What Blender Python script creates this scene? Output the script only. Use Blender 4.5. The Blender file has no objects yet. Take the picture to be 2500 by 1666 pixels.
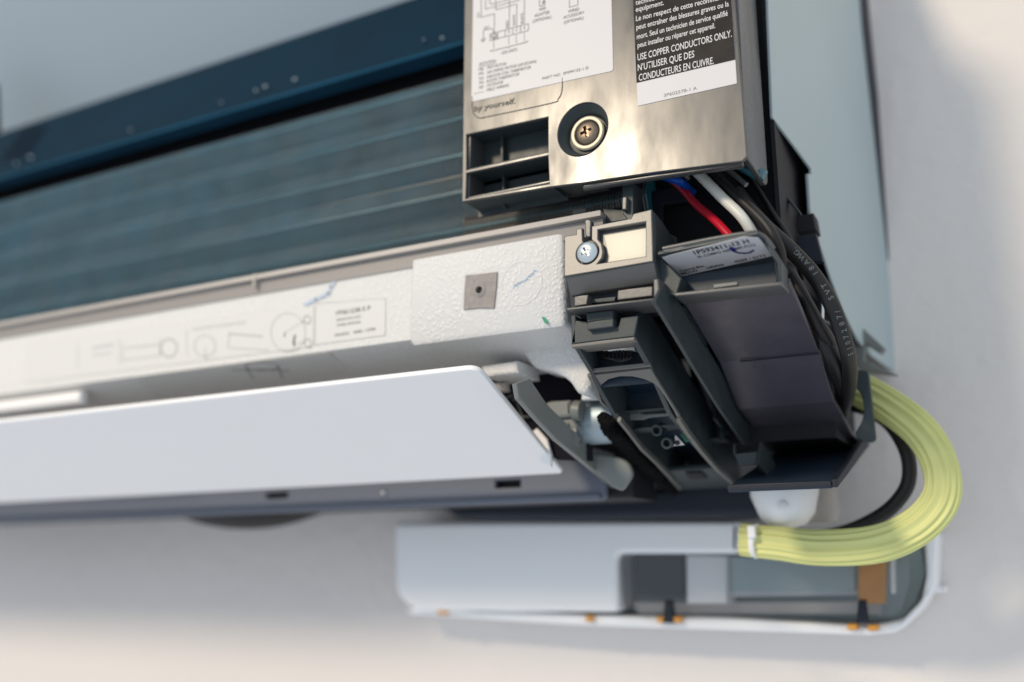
import bpy, bmesh, math, random
from mathutils import Vector, Matrix
random.seed(3)
sc = bpy.context.scene
col = sc.collection

# ------------------------------------------------------------------ camera
# the room's axes: X along the air conditioner (to the right), Y into the wall, Z up; camera at the origin, metres
F_PX = 2356.3107
VX = Vector((-4550.0, 570.0, F_PX)); VZ = Vector((-40.0, -10060.0, F_PX))
aX = -VX.normalized(); aZ = VZ.normalized(); aZ = (aZ - aX * aX.dot(aZ)).normalized(); aY = aZ.cross(aX)
cam_d = bpy.data.cameras.new("camera"); cam = bpy.data.objects.new("camera", cam_d); col.objects.link(cam)
right = Vector((aX[0], aY[0], aZ[0])); up = -Vector((aX[1], aY[1], aZ[1])); back = -Vector((aX[2], aY[2], aZ[2]))
M = Matrix((right, up, back)).transposed().to_4x4()
cam.matrix_world = M
cam_d.sensor_width = 36.0; cam_d.lens = F_PX / 2500 * 36.0
cam_d.clip_start = 0.01; cam_d.clip_end = 20
cam_d.dof.use_dof = True; cam_d.dof.focus_distance = 0.342; cam_d.dof.aperture_fstop = cam_d.lens / 9.0
sc.camera = cam

# ------------------------------------------------------------------ light
w = bpy.data.worlds.new("World"); sc.world = w; w.use_nodes = True
bg = w.node_tree.nodes["Background"]; bg.inputs[0].default_value = (0.62, 0.69, 0.78, 1); bg.inputs[1].default_value = 1.08
ld = bpy.data.lights.new("window_light", "AREA"); ld.shape = 'DISK'; ld.size = 0.32; ld.energy = 28.5; ld.color = (1.0, 0.83, 0.62)
lo = bpy.data.objects.new("window_light", ld); col.objects.link(lo)
Ldir = Vector((-0.45, -1.0, 0.57)).normalized(); lo.location = Vector((-0.13, 0.30, 0.13)) + Ldir * 2.0
lo.rotation_euler = Ldir.to_track_quat('Z', 'Y').to_euler()
sc.view_settings.view_transform = 'Standard'; sc.view_settings.look = 'None'; sc.view_settings.exposure = 0; sc.view_settings.gamma = 1
sc.render.engine = 'CYCLES'; sc.cycles.use_denoising = True; sc.cycles.max_bounces = 8

# ------------------------------------------------------------------ helpers
def ray(px, py):
    v = Vector(((px - 1250) / F_PX, (py - 833) / F_PX, 1.0))
    return Vector((v.dot(aX), v.dot(aY), v.dot(aZ)))
def PY(px, py, Y): r = ray(px, py); return r * (Y / r.y)
def PX(px, py, X): r = ray(px, py); return r * (X / r.x)
def PZ(px, py, Z): r = ray(px, py); return r * (Z / r.z)
def PP(px, py, o, n): r = ray(px, py); return r * (o.dot(n) / r.dot(n))
def depth_of(p): return -p.dot(back)

def material(name, base, rough=0.5, metal=0.0, spec=0.5, bump=0.0, bscale=400.0, detail=4.0, var=0.0, vscale=40.0, coat=0.0, trans=0.0, alpha=1.0, stretch=None, rvar=0.0):
    m = bpy.data.materials.new(name); m.use_nodes = True
    nt = m.node_tree; b = nt.nodes["Principled BSDF"]
    b.inputs["Base Color"].default_value = (*base, 1); b.inputs["Roughness"].default_value = rough
    b.inputs["Metallic"].default_value = metal; b.inputs["Specular IOR Level"].default_value = spec
    b.inputs["Coat Weight"].default_value = coat; b.inputs["Transmission Weight"].default_value = trans
    b.inputs["Alpha"].default_value = alpha
    tc = nt.nodes.new("ShaderNodeTexCoord"); co = tc.outputs["Object"]
    if stretch:
        mp = nt.nodes.new("ShaderNodeMapping"); mp.inputs["Scale"].default_value = stretch
        mp.inputs["Rotation"].default_value = (0, 0.5, 0)
        nt.links.new(co, mp.inputs["Vector"]); co = mp.outputs["Vector"]
    if var > 0 or rvar > 0:
        n2 = nt.nodes.new("ShaderNodeTexNoise"); n2.inputs["Scale"].default_value = vscale; n2.inputs["Detail"].default_value = 5
        nt.links.new(co, n2.inputs["Vector"])
        if var > 0:
            mr = nt.nodes.new("ShaderNodeMapRange"); mr.inputs["To Min"].default_value = 1 - var; mr.inputs["To Max"].default_value = 1 + var
            nt.links.new(n2.outputs["Fac"], mr.inputs["Value"])
            mx = nt.nodes.new("ShaderNodeVectorMath"); mx.operation = 'SCALE'; mx.inputs[0].default_value = base
            nt.links.new(mr.outputs["Result"], mx.inputs["Scale"]); nt.links.new(mx.outputs[0], b.inputs["Base Color"])
        if rvar > 0:
            mr = nt.nodes.new("ShaderNodeMapRange"); mr.inputs["From Min"].default_value = .3; mr.inputs["From Max"].default_value = .7
            mr.inputs["To Min"].default_value = max(.05, rough - rvar); mr.inputs["To Max"].default_value = rough + rvar
            nt.links.new(n2.outputs["Fac"], mr.inputs["Value"]); nt.links.new(mr.outputs["Result"], b.inputs["Roughness"])
    if bump > 0:
        n = nt.nodes.new("ShaderNodeTexNoise"); n.inputs["Scale"].default_value = bscale; n.inputs["Detail"].default_value = detail
        nt.links.new(co, n.inputs["Vector"])
        bp = nt.nodes.new("ShaderNodeBump"); bp.inputs["Strength"].default_value = 1.0; bp.inputs["Distance"].default_value = bump
        nt.links.new(n.outputs["Fac"], bp.inputs["Height"]); nt.links.new(bp.outputs["Normal"], b.inputs["Normal"])
    return m

def eps_material():
    m = material("foam_white", (0.72, 0.71, 0.69), 0.62, spec=0.35)
    nt = m.node_tree; b = nt.nodes["Principled BSDF"]; tc = nt.nodes["Texture Coordinate"]
    ns = nt.nodes.new("ShaderNodeTexNoise"); ns.inputs["Scale"].default_value = 90
    ad = nt.nodes.new("ShaderNodeVectorMath"); ad.operation = 'MULTIPLY_ADD'; ad.inputs[1].default_value = (.004, .004, .004)
    nt.links.new(tc.outputs["Object"], ns.inputs["Vector"]); nt.links.new(ns.outputs["Color"], ad.inputs[0]); nt.links.new(tc.outputs["Object"], ad.inputs[2])
    vo = nt.nodes.new("ShaderNodeTexVoronoi"); vo.feature = 'F1'; vo.inputs["Scale"].default_value = 620
    nt.links.new(ad.outputs[0], vo.inputs["Vector"])
    cr = nt.nodes.new("ShaderNodeMapRange"); cr.inputs["From Min"].default_value = 0.55; cr.inputs["From Max"].default_value = 0.05
    nt.links.new(vo.outputs["Distance"], cr.inputs["Value"])
    msk = nt.nodes.new("ShaderNodeTexNoise"); msk.inputs["Scale"].default_value = 45; nt.links.new(tc.outputs["Object"], msk.inputs["Vector"])
    mk = nt.nodes.new("ShaderNodeMapRange"); mk.inputs["From Min"].default_value = .28; mk.inputs["From Max"].default_value = .52
    nt.links.new(msk.outputs["Fac"], mk.inputs["Value"])
    ml = nt.nodes.new("ShaderNodeMath"); ml.operation = 'MULTIPLY'; nt.links.new(cr.outputs["Result"], ml.inputs[0]); nt.links.new(mk.outputs["Result"], ml.inputs[1])
    bp = nt.nodes.new("ShaderNodeBump"); bp.inputs["Strength"].default_value = .9; bp.inputs["Distance"].default_value = 0.00028
    nt.links.new(ml.outputs[0], bp.inputs["Height"]); nt.links.new(bp.outputs["Normal"], b.inputs["Normal"])
    cm = nt.nodes.new('ShaderNodeMapRange'); cm.inputs['To Min'].default_value = .90; cm.inputs['To Max'].default_value = 1.05
    nt.links.new(ml.outputs[0], cm.inputs['Value']); sv = nt.nodes.new('ShaderNodeVectorMath'); sv.operation = 'SCALE'; sv.inputs[0].default_value = (0.74, 0.73, 0.71)
    nt.links.new(cm.outputs['Result'], sv.inputs['Scale']); nt.links.new(sv.outputs[0], b.inputs['Base Color'])
    return m

BL = (0.052, 0.060, 0.068)
MT = dict(
    cover=material("cover_plastic", (0.070, 0.071, 0.070), 0.27, spec=0.48, bump=0.00022, bscale=26, detail=4, rvar=.10, vscale=90, stretch=(1, 1, .35), var=.12),
    clip=material("bracket_plastic", (0.070, 0.070, 0.068), 0.40, spec=0.9, bump=0.00004, bscale=900),
    frame=material("housing_plastic", (0.034, 0.046, 0.050), 0.43, spec=0.40, bump=0.00003, bscale=1200, var=.22, vscale=120, rvar=.08),
    rail=material("lit_rail_plastic", (0.125, 0.122, 0.112), 0.42, spec=0.6, bump=0.00003, bscale=1200),  # lighter tone paints in the light that the housing's edges catch
    floornavy=material("scoop_plastic", (0.020, 0.034, 0.058), 0.42, spec=.45, bump=0.00003, bscale=1000),
    navy=material("navy_plastic", (0.010, 0.024, 0.042), 0.42, spec=.45, bump=0.00003, bscale=1000),
    panel=material("panel_plastic", (0.060, 0.054, 0.070), 0.34, spec=0.5, bump=0.00004, bscale=1500, rvar=.09, vscale=70, var=.10),
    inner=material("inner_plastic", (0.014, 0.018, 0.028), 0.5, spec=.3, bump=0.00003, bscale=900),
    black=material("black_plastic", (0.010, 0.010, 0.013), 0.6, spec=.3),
    lip=material("lip_plastic", (0.46, 0.42, 0.38), 0.5, bump=0.00003, bscale=1200),
    lipdark=material("web_plastic", (0.27, 0.25, 0.235), 0.5, bump=0.00003, bscale=1200),
    midgrey=material("grey_plastic", (0.17, 0.18, 0.17), 0.42, bump=0.00003, bscale=900),
    casing=material("casing_plastic", (0.11, 0.125, 0.16), 0.5, bump=0.00003, bscale=900),
    fin=material("fin_aluminium", (0.07, 0.38, 0.50), 0.34, metal=0.4, spec=.6, var=.35, vscale=40),
    finedge=material("fin_edge_aluminium", (0.30, 0.28, 0.24), 0.42, metal=0.6, var=.4, vscale=60),
    topfin=material("blue_aluminium", (0.002, 0.019, 0.038), 0.6, metal=0.0, spec=.08, var=.3, vscale=30),
    white=material("white_plastic", (0.87, 0.86, 0.85), 0.38, bump=0.00003, bscale=500, var=.025, vscale=30, rvar=.06),
    sticker=material("label_paper", (0.56, 0.55, 0.56), 0.45, bump=0.00005, bscale=60, spec=.4),
    sheet=material("film_paper", (0.66, 0.65, 0.63), 0.5, spec=.3),
    cream=material("cream_label", (0.74, 0.70, 0.55), 0.5),
    ink=material("black_ink", (0.02, 0.02, 0.022), 0.5),
    inkgrey=material("grey_ink", (0.16, 0.16, 0.17), 0.5),
    faint=material("faint_ink", (0.50, 0.49, 0.50), 0.5),
    labelblack=material("black_label", (0.013, 0.011, 0.011), 0.5, spec=.15, bump=0.00006, bscale=70, rvar=.1, vscale=80),
    chrome=material("zinc_steel", (0.62, 0.66, 0.66), 0.28, metal=1, bump=0.00006, bscale=300),
    darksteel=material("aged_steel", (0.20, 0.16, 0.12), 0.38, metal=1, bump=0.00008, bscale=300, var=.3, vscale=300),
    washer=material("washer_steel", (0.55, 0.50, 0.40), 0.5, metal=.3),
    plate=material("galvanised_plate", (0.42, 0.50, 0.505), 0.5, metal=.1, var=.07, vscale=12, bump=0.00003, bscale=500),
    motor=material("motor_steel", (0.36, 0.44, 0.49), 0.5, metal=.7, var=.08, vscale=60),
    felt=material("black_felt", (0.016, 0.014, 0.020), 0.95, spec=.1, bump=0.0006, bscale=1400),
    foamstrip=material("black_foam", (0.008, 0.008, 0.008), 0.9, spec=.1, bump=0.0022, bscale=900, var=.9, vscale=700),
    patch=material("felt_patch", (0.33, 0.30, 0.28), 0.95, spec=.1, bump=0.0005, bscale=1100, var=.3, vscale=500),
    yellow=material("yellow_sheath", (0.64, 0.65, 0.25), 0.42, spec=.4, var=.05, vscale=40),
    rubber=material("black_rubber", (0.010, 0.0095, 0.0095), 0.48, spec=.4, bump=0.00002, bscale=900),
    wired=material("red_insulation", (0.55, 0.008, 0.03), 0.35),
    wireb=material("blue_insulation", (0.0, 0.10, 0.60), 0.35),
    wirew=material("white_insulation", (0.66, 0.66, 0.60), 0.38),
    orange=material("orange_plastic", (0.72, 0.32, 0.04), 0.45),
    copper=material("brown_board", (0.75, 0.36, 0.09), 0.45, var=.2, vscale=150),
    clear=material("clear_plastic", (0.75, 0.80, 0.82), 0.12, alpha=.13, spec=.9),
    green=material("green_board", (0.004, 0.10, 0.05), 0.4),
    marker=material("blue_marker", (0.02, 0.012, 0.16), 0.5),
    pen=material("pale_blue_pen", (0.38, 0.52, 0.70), 0.6),
    pengreen=material("green_pen", (0.0, 0.24, 0.13), 0.5),
    tealfilm=material("teal_film", (0.02, 0.12, 0.16), 0.3, spec=.8, bump=.0002, bscale=120),
    eps=eps_material(),
)
m = MT['clear']; nt = m.node_tree; nt.nodes.clear()
_o = nt.nodes.new("ShaderNodeOutputMaterial"); _m = nt.nodes.new("ShaderNodeMixShader"); _t = nt.nodes.new("ShaderNodeBsdfTransparent"); _g = nt.nodes.new("ShaderNodeBsdfGlossy"); _f = nt.nodes.new("ShaderNodeFresnel")
_t.inputs[0].default_value = (.94, .95, .96, 1); _g.inputs["Roughness"].default_value = .12; _f.inputs[0].default_value = 1.5
nt.links.new(_f.outputs[0], _m.inputs[0]); nt.links.new(_t.outputs[0], _m.inputs[1]); nt.links.new(_g.outputs[0], _m.inputs[2]); nt.links.new(_m.outputs[0], _o.inputs[0])
# warm off-white plaster with a fine orange-peel relief
wm = material("wall_paint", (0.75, 0.695, 0.65), 0.75, spec=.3, bump=0.0009, bscale=110, var=.05, vscale=7)

def tag(o, label=None, cat=None, group=None, kind=None):
    if label: o["label"] = label
    if cat: o["category"] = cat
    if group: o["group"] = group
    if kind: o["kind"] = kind
    return o
def thing(name, loc, label, cat, group=None):
    o = bpy.data.objects.new(name, None); col.objects.link(o); o.location = loc; o.empty_display_size = .01
    return tag(o, label, cat, group)
def wloc(o):
    v = Vector((0, 0, 0))
    while o: v = v + Vector(o.location); o = o.parent
    return v
def smooth(me, ang=35, n=None):
    bm = bmesh.new(); bm.from_mesh(me)
    bmesh.ops.remove_doubles(bm, verts=bm.verts, dist=2e-6)
    bmesh.ops.recalc_face_normals(bm, faces=bm.faces)
    for f in bm.faces: f.smooth = n is None or abs(f.normal.dot(n)) < .9995
    for e in bm.edges:
        if len(e.link_faces) == 2 and e.calc_face_angle(0) > math.radians(ang): e.smooth = False
    bm.to_mesh(me); bm.free()
def link(name, me, mat, parent, keep=False):
    """me holds world coordinates; the object's origin goes to the mesh's middle"""
    n = len(me.vertices)
    c = Vector((0, 0, 0))
    if n:
        lo_ = Vector((min(v.co[i] for v in me.vertices) for i in range(3))); hi = Vector((max(v.co[i] for v in me.vertices) for i in range(3))); c = (lo_ + hi) / 2
    me.transform(Matrix.Translation(-c))
    me.name = name
    me.materials.clear(); me.materials.append(mat)
    o = bpy.data.objects.new(name, me); col.objects.link(o)
    o.parent = parent; o.location = c - wloc(parent) if parent else c
    return o
def curve_mesh(cu, mtx):
    ob = bpy.data.objects.new("tmp", cu); col.objects.link(ob)
    dg = bpy.context.evaluated_depsgraph_get()
    me = bpy.data.meshes.new_from_object(ob.evaluated_get(dg))
    bpy.data.objects.remove(ob); bpy.data.curves.remove(cu)
    me.transform(mtx); return me
def basis(o, u, n):
    u = u.normalized(); n = n.normalized(); v = n.cross(u).normalized(); u = v.cross(n)
    return Matrix((u, v, n)).transposed().to_4x4(), u, v, n
S = 100.0
def plate_mesh(loops, n, depth, bevel):
    """solid plate: loops[0] outline, others holes, all in one plane; its front is that plane, n points to its front, body goes back by depth"""
    o = loops[0][0]; u = (loops[0][1] - o)
    B, u, v, n = basis(o, u, n)
    cu = bpy.data.curves.new("c", 'CURVE'); cu.dimensions = '2D'; cu.fill_mode = 'BOTH'
    for lp in loops:
        pts = [((p - o).dot(u) * S, (p - o).dot(v) * S) for p in lp]
        sp = cu.splines.new('POLY'); sp.points.add(len(pts) - 1); sp.use_cyclic_u = True
        for q, p in zip(sp.points, pts): q.co = (p[0], p[1], 0, 1)
    bevel = min(bevel, depth * .45)
    cu.extrude = (depth / 2 - bevel) * S; cu.bevel_depth = bevel * S; cu.bevel_resolution = 2 if bevel > .0004 else 1; cu.offset = -bevel * S
    T = Matrix.Translation(o - n * depth / 2) @ B @ Matrix.Scale(1 / S, 4)
    me = curve_mesh(cu, T); smooth(me, 35, n); return me
AX = dict(Y=Vector((0, -1, 0)), X=Vector((1, 0, 0)), Z=Vector((0, 0, -1)), B=Vector((0, 1, 0)), L=Vector((-1, 0, 0)), T=Vector((0, 0, 1)))
def plate(name, mat, parent, loops, n, depth, bevel=.0003):
    if isinstance(loops[0], Vector): loops = [loops]
    n = AX[n] if isinstance(n, str) else n
    return link(name, plate_mesh(loops, n, depth, bevel), MT[mat] if isinstance(mat, str) else mat, parent)
def py(pts, Y): return [PY(a, b, Y) for a, b in pts]
def pxx(pts, X): return [PX(a, b, X) for a, b in pts]
def prof(pts, X): return [Vector((X, a, b)) for a, b in pts]
def box(name, mat, parent, x0, x1, y0, y1, z0, z1, bevel=.0003):
    return plate(name, mat, parent, [Vector((x0, y0, z0)), Vector((x1, y0, z0)), Vector((x1, y0, z1)), Vector((x0, y0, z1))], 'Y', y1 - y0, bevel)
def rounded(pts, r, k=5):
    """round the corners of a planar polygon"""
    out = []; n = len(pts)
    for i in range(n):
        a, b, c = pts[i - 1], pts[i], pts[(i + 1) % n]
        rr = r[i] if isinstance(r, (list, tuple)) else r
        if rr <= 0: out.append(b); continue
        d1 = (a - b); d2 = (c - b); rr = min(rr, d1.length * .45, d2.length * .45)
        p, q = b + d1.normalized() * rr, b + d2.normalized() * rr
        for j in range(k + 1):
            t = j / k; out.append(p * (1 - t) ** 2 + b * 2 * t * (1 - t) + q * t * t)
    return out
def circ(c, r, n='Y', k=32, r2=None):
    r2 = r2 or r
    if n == 'Y': return [c + Vector((math.cos(a) * r, 0, math.sin(a) * r2)) for a in [2 * math.pi * i / k for i in range(k)]]
    return [c + Vector((0, math.cos(a) * r, math.sin(a) * r2)) for a in [2 * math.pi * i / k for i in range(k)]]
def spline(pts, per=10):
    P = [pts[0] * 2 - pts[1]] + list(pts) + [pts[-1] * 2 - pts[-2]]; out = []
    for i in range(1, len(P) - 2):
        for j in range(per):
            t = j / per
            out.append(0.5 * ((2 * P[i]) + (-P[i - 1] + P[i + 1]) * t + (2 * P[i - 1] - 5 * P[i] + 4 * P[i + 1] - P[i + 2]) * t * t + (-P[i - 1] + 3 * P[i] - 3 * P[i + 1] + P[i + 2]) * t ** 3))
    out.append(pts[-1]); return out
def sweep_mesh(path, rfun, seg=14, caps=True, upv=Vector((0, 1, 0))):
    """rfun(t, k) -> (along side, along up) offset"""
    vs, fs = [], []; n = len(path)
    for i, p in enumerate(path):
        d = (path[min(i + 1, n - 1)] - path[max(i - 1, 0)]).normalized()
        s = d.cross(upv).normalized(); u2 = s.cross(d).normalized()
        for k in range(seg):
            a, b = rfun(i / (n - 1), k / seg * 2 * math.pi); vs.append(p + s * a + u2 * b)
    for i in range(n - 1):
        for k in range(seg):
            k2 = (k + 1) % seg; fs.append((i * seg + k, i * seg + k2, (i + 1) * seg + k2, (i + 1) * seg + k))
    if caps: fs.append(tuple(range(seg))[::-1]); fs.append(tuple((n - 1) * seg + k for k in range(seg)))
    me = bpy.data.meshes.new("sweep"); me.from_pydata([tuple(v) for v in vs], [], fs); smooth(me, 50); return me
def tube(name, mat, parent, pts, r, per=10, seg=14, r1=None):
    path = spline(pts, per) if len(pts) > 2 else pts
    r1 = r if r1 is None else r1
    def rf(t, a):
        q = r + (r1 - r) * t; return (math.cos(a) * q, math.sin(a) * q)
    return link(name, sweep_mesh(path, rf, seg), MT[mat], parent)
def lathe_mesh(c, axis, prof_, seg=40):
    """prof_: (radius, height along axis)"""
    axis = axis.normalized(); t = Vector((0, 0, 1)) if abs(axis.z) < .9 else Vector((1, 0, 0))
    u = axis.cross(t).normalized(); v = axis.cross(u); vs, fs = [], []
    for r, h in prof_:
        for k in range(seg):
            a = 2 * math.pi * k / seg; vs.append(c + axis * h + u * math.cos(a) * r + v * math.sin(a) * r)
    for i in range(len(prof_) - 1):
        for k in range(seg):
            k2 = (k + 1) % seg; fs.append((i * seg + k, i * seg + k2, (i + 1) * seg + k2, (i + 1) * seg + k))
    me = bpy.data.meshes.new("lathe"); me.from_pydata([tuple(x) for x in vs], [], fs); smooth(me, 40); return me
def lathe(name, mat, parent, c, axis, prof_, seg=40): return link(name, lathe_mesh(c, axis, prof_, seg), MT[mat] if isinstance(mat, str) else mat, parent)
def join(mes):
    bm = bmesh.new()
    for m in mes: bm.from_mesh(m); bpy.data.meshes.remove(m)
    me = bpy.data.meshes.new("joined"); bm.to_mesh(me); bm.free(); return me
def boolean(me, cutter):
    a = bpy.data.objects.new("a", me); b = bpy.data.objects.new("b", cutter); col.objects.link(a); col.objects.link(b)
    md = a.modifiers.new("b", 'BOOLEAN'); md.object = b; md.operation = 'DIFFERENCE'; md.solver = 'EXACT'
    dg = bpy.context.evaluated_depsgraph_get(); out = bpy.data.meshes.new_from_object(a.evaluated_get(dg))
    bpy.data.objects.remove(a); bpy.data.objects.remove(b); smooth(out, 40); return out

# flat print: lettering and lines a tenth of a millimetre proud of the label they are on
class Print:
    def __init__(s, o, n, lift=.00012): s.n = n.normalized(); s.o = o + s.n * lift; s.m = []
    def P(s, a): return PP(a[0], a[1], s.o, s.n)
    def text(s, t, L, R, h, upv=None, bold=0.0, ext=0.0):
        """baseline from photo point L to R, cap height h (photo pixels)"""
        a, b = s.P(L), s.P(R); u = (b - a); width = u.length; u.normalize(); v = s.n.cross(u)
        if upv is not None: H = (s.P((L[0] + upv[0] * h, L[1] + upv[1] * h)) - a).length
        else:
            e = a + v * .001; d = depth_of(a)
            H = h * d / F_PX * abs(1.0)
        cu = bpy.data.curves.new("t", 'FONT'); cu.body = t; cu.size = 1; cu.offset = bold; cu.extrude = 0; cu.fill_mode = 'FRONT'; cu.resolution_u = 3
        me = curve_mesh(cu, Matrix.Identity(4))
        if not me.vertices: return
        x0 = min(q.co.x for q in me.vertices); x1 = max(q.co.x for q in me.vertices)
        sx = width / (x1 - x0); sy = H / .73
        B = Matrix((u, v, s.n)).transposed().to_4x4()
        me.transform(Matrix.Translation(a) @ B @ Matrix.Diagonal((sx, sy, 1, 1)) @ Matrix.Translation((-x0, 0, 0)))
        if ext:
            bm = bmesh.new(); bm.from_mesh(me); bmesh.ops.remove_doubles(bm, verts=bm.verts, dist=1e-7)
            r = bmesh.ops.extrude_face_region(bm, geom=list(bm.faces)); vv = [g for g in r['geom'] if isinstance(g, bmesh.types.BMVert)]
            bmesh.ops.translate(bm, verts=vv, vec=s.n * ext); bm.to_mesh(me); bm.free()
        s.m.append(me)
    def line(s, pts, wpx=1.4):
        P3 = [s.P(p) for p in pts]
        for a, b in zip(P3[:-1], P3[1:]):
            d = (b - a); h = s.n.cross(d.normalized()) * (wpx / 2 * depth_of(a) / F_PX); e = d.normalized() * h.length * .8
            me = bpy.data.meshes.new("l"); me.from_pydata([tuple(a - h - e), tuple(b - h + e), tuple(b + h + e), tuple(a + h - e)], [], [(0, 1, 2, 3)]); s.m.append(me)
    def dash(s, a, b, k=6, wpx=1.3):
        for i in range(k):
            t0, t1 = i / k, (i + .6) / k
            s.line([(a[0] + (b[0] - a[0]) * t0, a[1] + (b[1] - a[1]) * t0), (a[0] + (b[0] - a[0]) * t1, a[1] + (b[1] - a[1]) * t1)], wpx)
    def circle(s, c, rx, ry=None, wpx=1.4, k=24): s.line([(c[0] + rx * math.cos(2 * math.pi * i / k), c[1] + (ry or rx) * math.sin(2 * math.pi * i / k)) for i in range(k + 1)], wpx)
    def poly(s, pts):
        me = bpy.data.meshes.new("p"); me.from_pydata([tuple(s.P(p)) for p in pts], [], [tuple(range(len(pts)))]); s.m.append(me)
    def done(s, name, mat, parent):
        me = join(s.m)
        bm = bmesh.new(); bm.from_mesh(me); bm.normal_update()
        bm.to_mesh(me); bm.free()
        return link(name, me, MT[mat], parent)

# ------------------------------------------------------------------ setting
WY = 0.476
me = bpy.data.meshes.new("wall"); me.from_pydata([(-2.5, WY, -1.6), (1.5, WY, -1.6), (1.5, WY, 1.6), (-2.5, WY, 1.6), (-2.5, WY + .1, -1.6), (1.5, WY + .1, -1.6), (1.5, WY + .1, 1.6), (-2.5, WY + .1, 1.6)], [],
    [(0, 1, 2, 3), (4, 7, 6, 5), (0, 4, 5, 1), (3, 2, 6, 7), (0, 3, 7, 4), (1, 5, 6, 2)])
wall = link("wall", me, wm, None); tag(wall, "plain painted wall behind the opened air conditioner", kind="structure")

XL = -0.78      # left end of the unit
ac = thing("air_conditioner", Vector((-0.4, WY, .0)), "wall-mounted air conditioner with its front casing removed, white louvre below a dark finned coil", "air conditioner")

# ------------------------------------------------------------------ heat exchanger
def heat_exchanger():
    x0, x1, pitch = XL + .02, -0.118, .00125
    zs, ys = [], []
    nz = 96; za, zb = .131, .2125
    for i in range(nz + 1):
        z = za + (zb - za) * i / nz; ph = ((z - za) / .0172) % 1.0
        zs.append(z); ys.append(.3310 + .0048 * abs(ph - .5) * 2 - .0006 * math.cos(ph * 2 * math.pi))
    vs, fs = [], []; n = int((x1 - x0) / pitch); t = .00013
    for k in range(n):
        x = x1 - k * pitch; b = len(vs); jit = random.uniform(-.0001, .0001)
        for y, z in zip(ys, zs):
            vs += [(x - t + jit, y, z), (x + t + jit, y, z), (x + t, .3425, z)]
        for i in range(nz):
            a = b + 3 * i; fs += [(a, a + 1, a + 4, a + 3), (a + 1, a + 2, a + 5, a + 4)]
        a = b; fs.append((a, a + 2, a + 1))
    edge_faces = [i for i, f in enumerate(fs) if len(f) == 4 and f[1] == f[0] + 1 and f[0] % 3 == 0]
    me = bpy.data.meshes.new("fins"); me.from_pydata(vs, [], fs)
    hx = link("coil_fins", me, MT['fin'], ac); tag(hx, kind="stuff")
    hx.data.materials.append(MT['finedge'])
    for i in edge_faces: hx.data.polygons[i].material_index = 1
    box("coil_gap", 'black', ac, x0, x1, .355, .365, .205, .235, 0)
    box("coil_back", 'topfin', ac, x0, x1, .342, .362, .131, .2145)
    crease = material("crease_aluminium", (0.06, 0.20, 0.26), .45, metal=.3, var=.6, vscale=30)
    for k in range(5):
        z = za + .0172 * (k + .5)
        if z < zb: box("fin_crease", crease, ac, x0, x1, .3325, .3332, z - .00055, z + .00055, .0001)
    # upper slab leans back over the lower one
    up_p = [(.336, .2225), (.339, .2205), (.372, .276), (.368, .279)]
    plate("upper_coil", 'topfin', ac, prof([(.336, .2290), (.341, .2255), (.400, .283), (.366, .2835)], x1), 'X', x1 - x0, .0008)
    plate("coil_nose", material("coil_nose_blue", (0.02, 0.12, 0.20), .5, spec=.2, var=.3, vscale=25), ac, prof([(.3352, .2300), (.3400, .2262), (.3500, .2345), (.3480, .2380)], x1 + .0004), 'X', x1 - x0, .0008)
    # pale beads of water and bare tube ends on the upper coil's lower edge
    for px_, py_, r in ((75, 385, .0011), (40, 400, .0008), (318, 318, .0007), (625, 222, .0009), (648, 212, .0011), (720, 195, .0011), (540, 250, .0006), (1080, 94, .0010), (1035, 98, .0006)):
        c = PY(px_, py_, .341); r *= .95
        lathe("water_bead", 'chrome', ac, c, Vector((0, -1, 0)), [(r, -.001), (r, 0), (r * .8, r * .5), (r * .4, r * .85), (0.00001, r)], 14)
heat_exchanger()
# housing above the coil: its pale underside leans out over the coil
plate("upper_housing", material("upper_housing_paint", (0.27, 0.335, 0.39), .6), ac, prof([(.367, .2845), (.270, .44), (.274, .445), (.375, .290), (WY - .003, .2900), (WY - .003, .2845)], -0.10), 'X', .68, .0010)
box("coil_end_plate", 'inner', ac, XL, XL + .02, .325, WY - .004, .09, .30)

plate("end_cap", material("end_cap_brown", (.05, .035, .025), .6), ac, rounded(py([(-90, 190), (-14, 200), (-10, 320), (-90, 335)], .325), .003), 'Y', .004, .0015)
# ------------------------------------------------------------------ drain pan: grey lip and white foam
XR = PY(1378, 700, .309).x
lipz = PY(1149, 581, .311).z
lxr = PY(1472, 540, .309).x
plate("pan_lip", 'lip', ac, prof([(.3070, lipz - .0022), (.3070, lipz - .0002), (.3300, lipz + .0004), (.3300, lipz - .0022)], lxr), 'X', lxr - XL, .0003)
plate("pan_lip_web", 'lipdark', ac, prof([(.3095, lipz - .0085), (.3095, lipz - .0024), (.3300, lipz - .0024), (.3300, lipz - .0085)], lxr - .0002), 'X', lxr - XL, .0002)
box("lip_clip", 'lip', ac, PY(622, 660, .307).x - .0006, PY(622, 660, .307).x + .0006, .3066, .312, lipz - .006, lipz + .0002)
fz0 = PY(1180, 808, .309).z
fz1 = lipz - .0058
XS = PY(1000, 760, .309).x      # where the foam steps back
foam_prof = [(.309, fz1), (.309, fz0), (.3102, fz0 - .0018), (.333, fz0 - .0055), (.352, fz0 - .0095), (.352, fz1)]
plate("foam_block", 'eps', ac, prof(foam_prof, XR), 'X', XR - XS, .0022)
lp = [(.3102, fz1), (.3102, fz0 + .0006), (.316, fz0 - .0015), (.335, fz0 - .0055), (.36, fz0 - .0110), (.36, fz1)]
plate("foam_block", 'eps', ac, prof(lp, XS + .0005), 'X', XS - XL, .0012)
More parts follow.
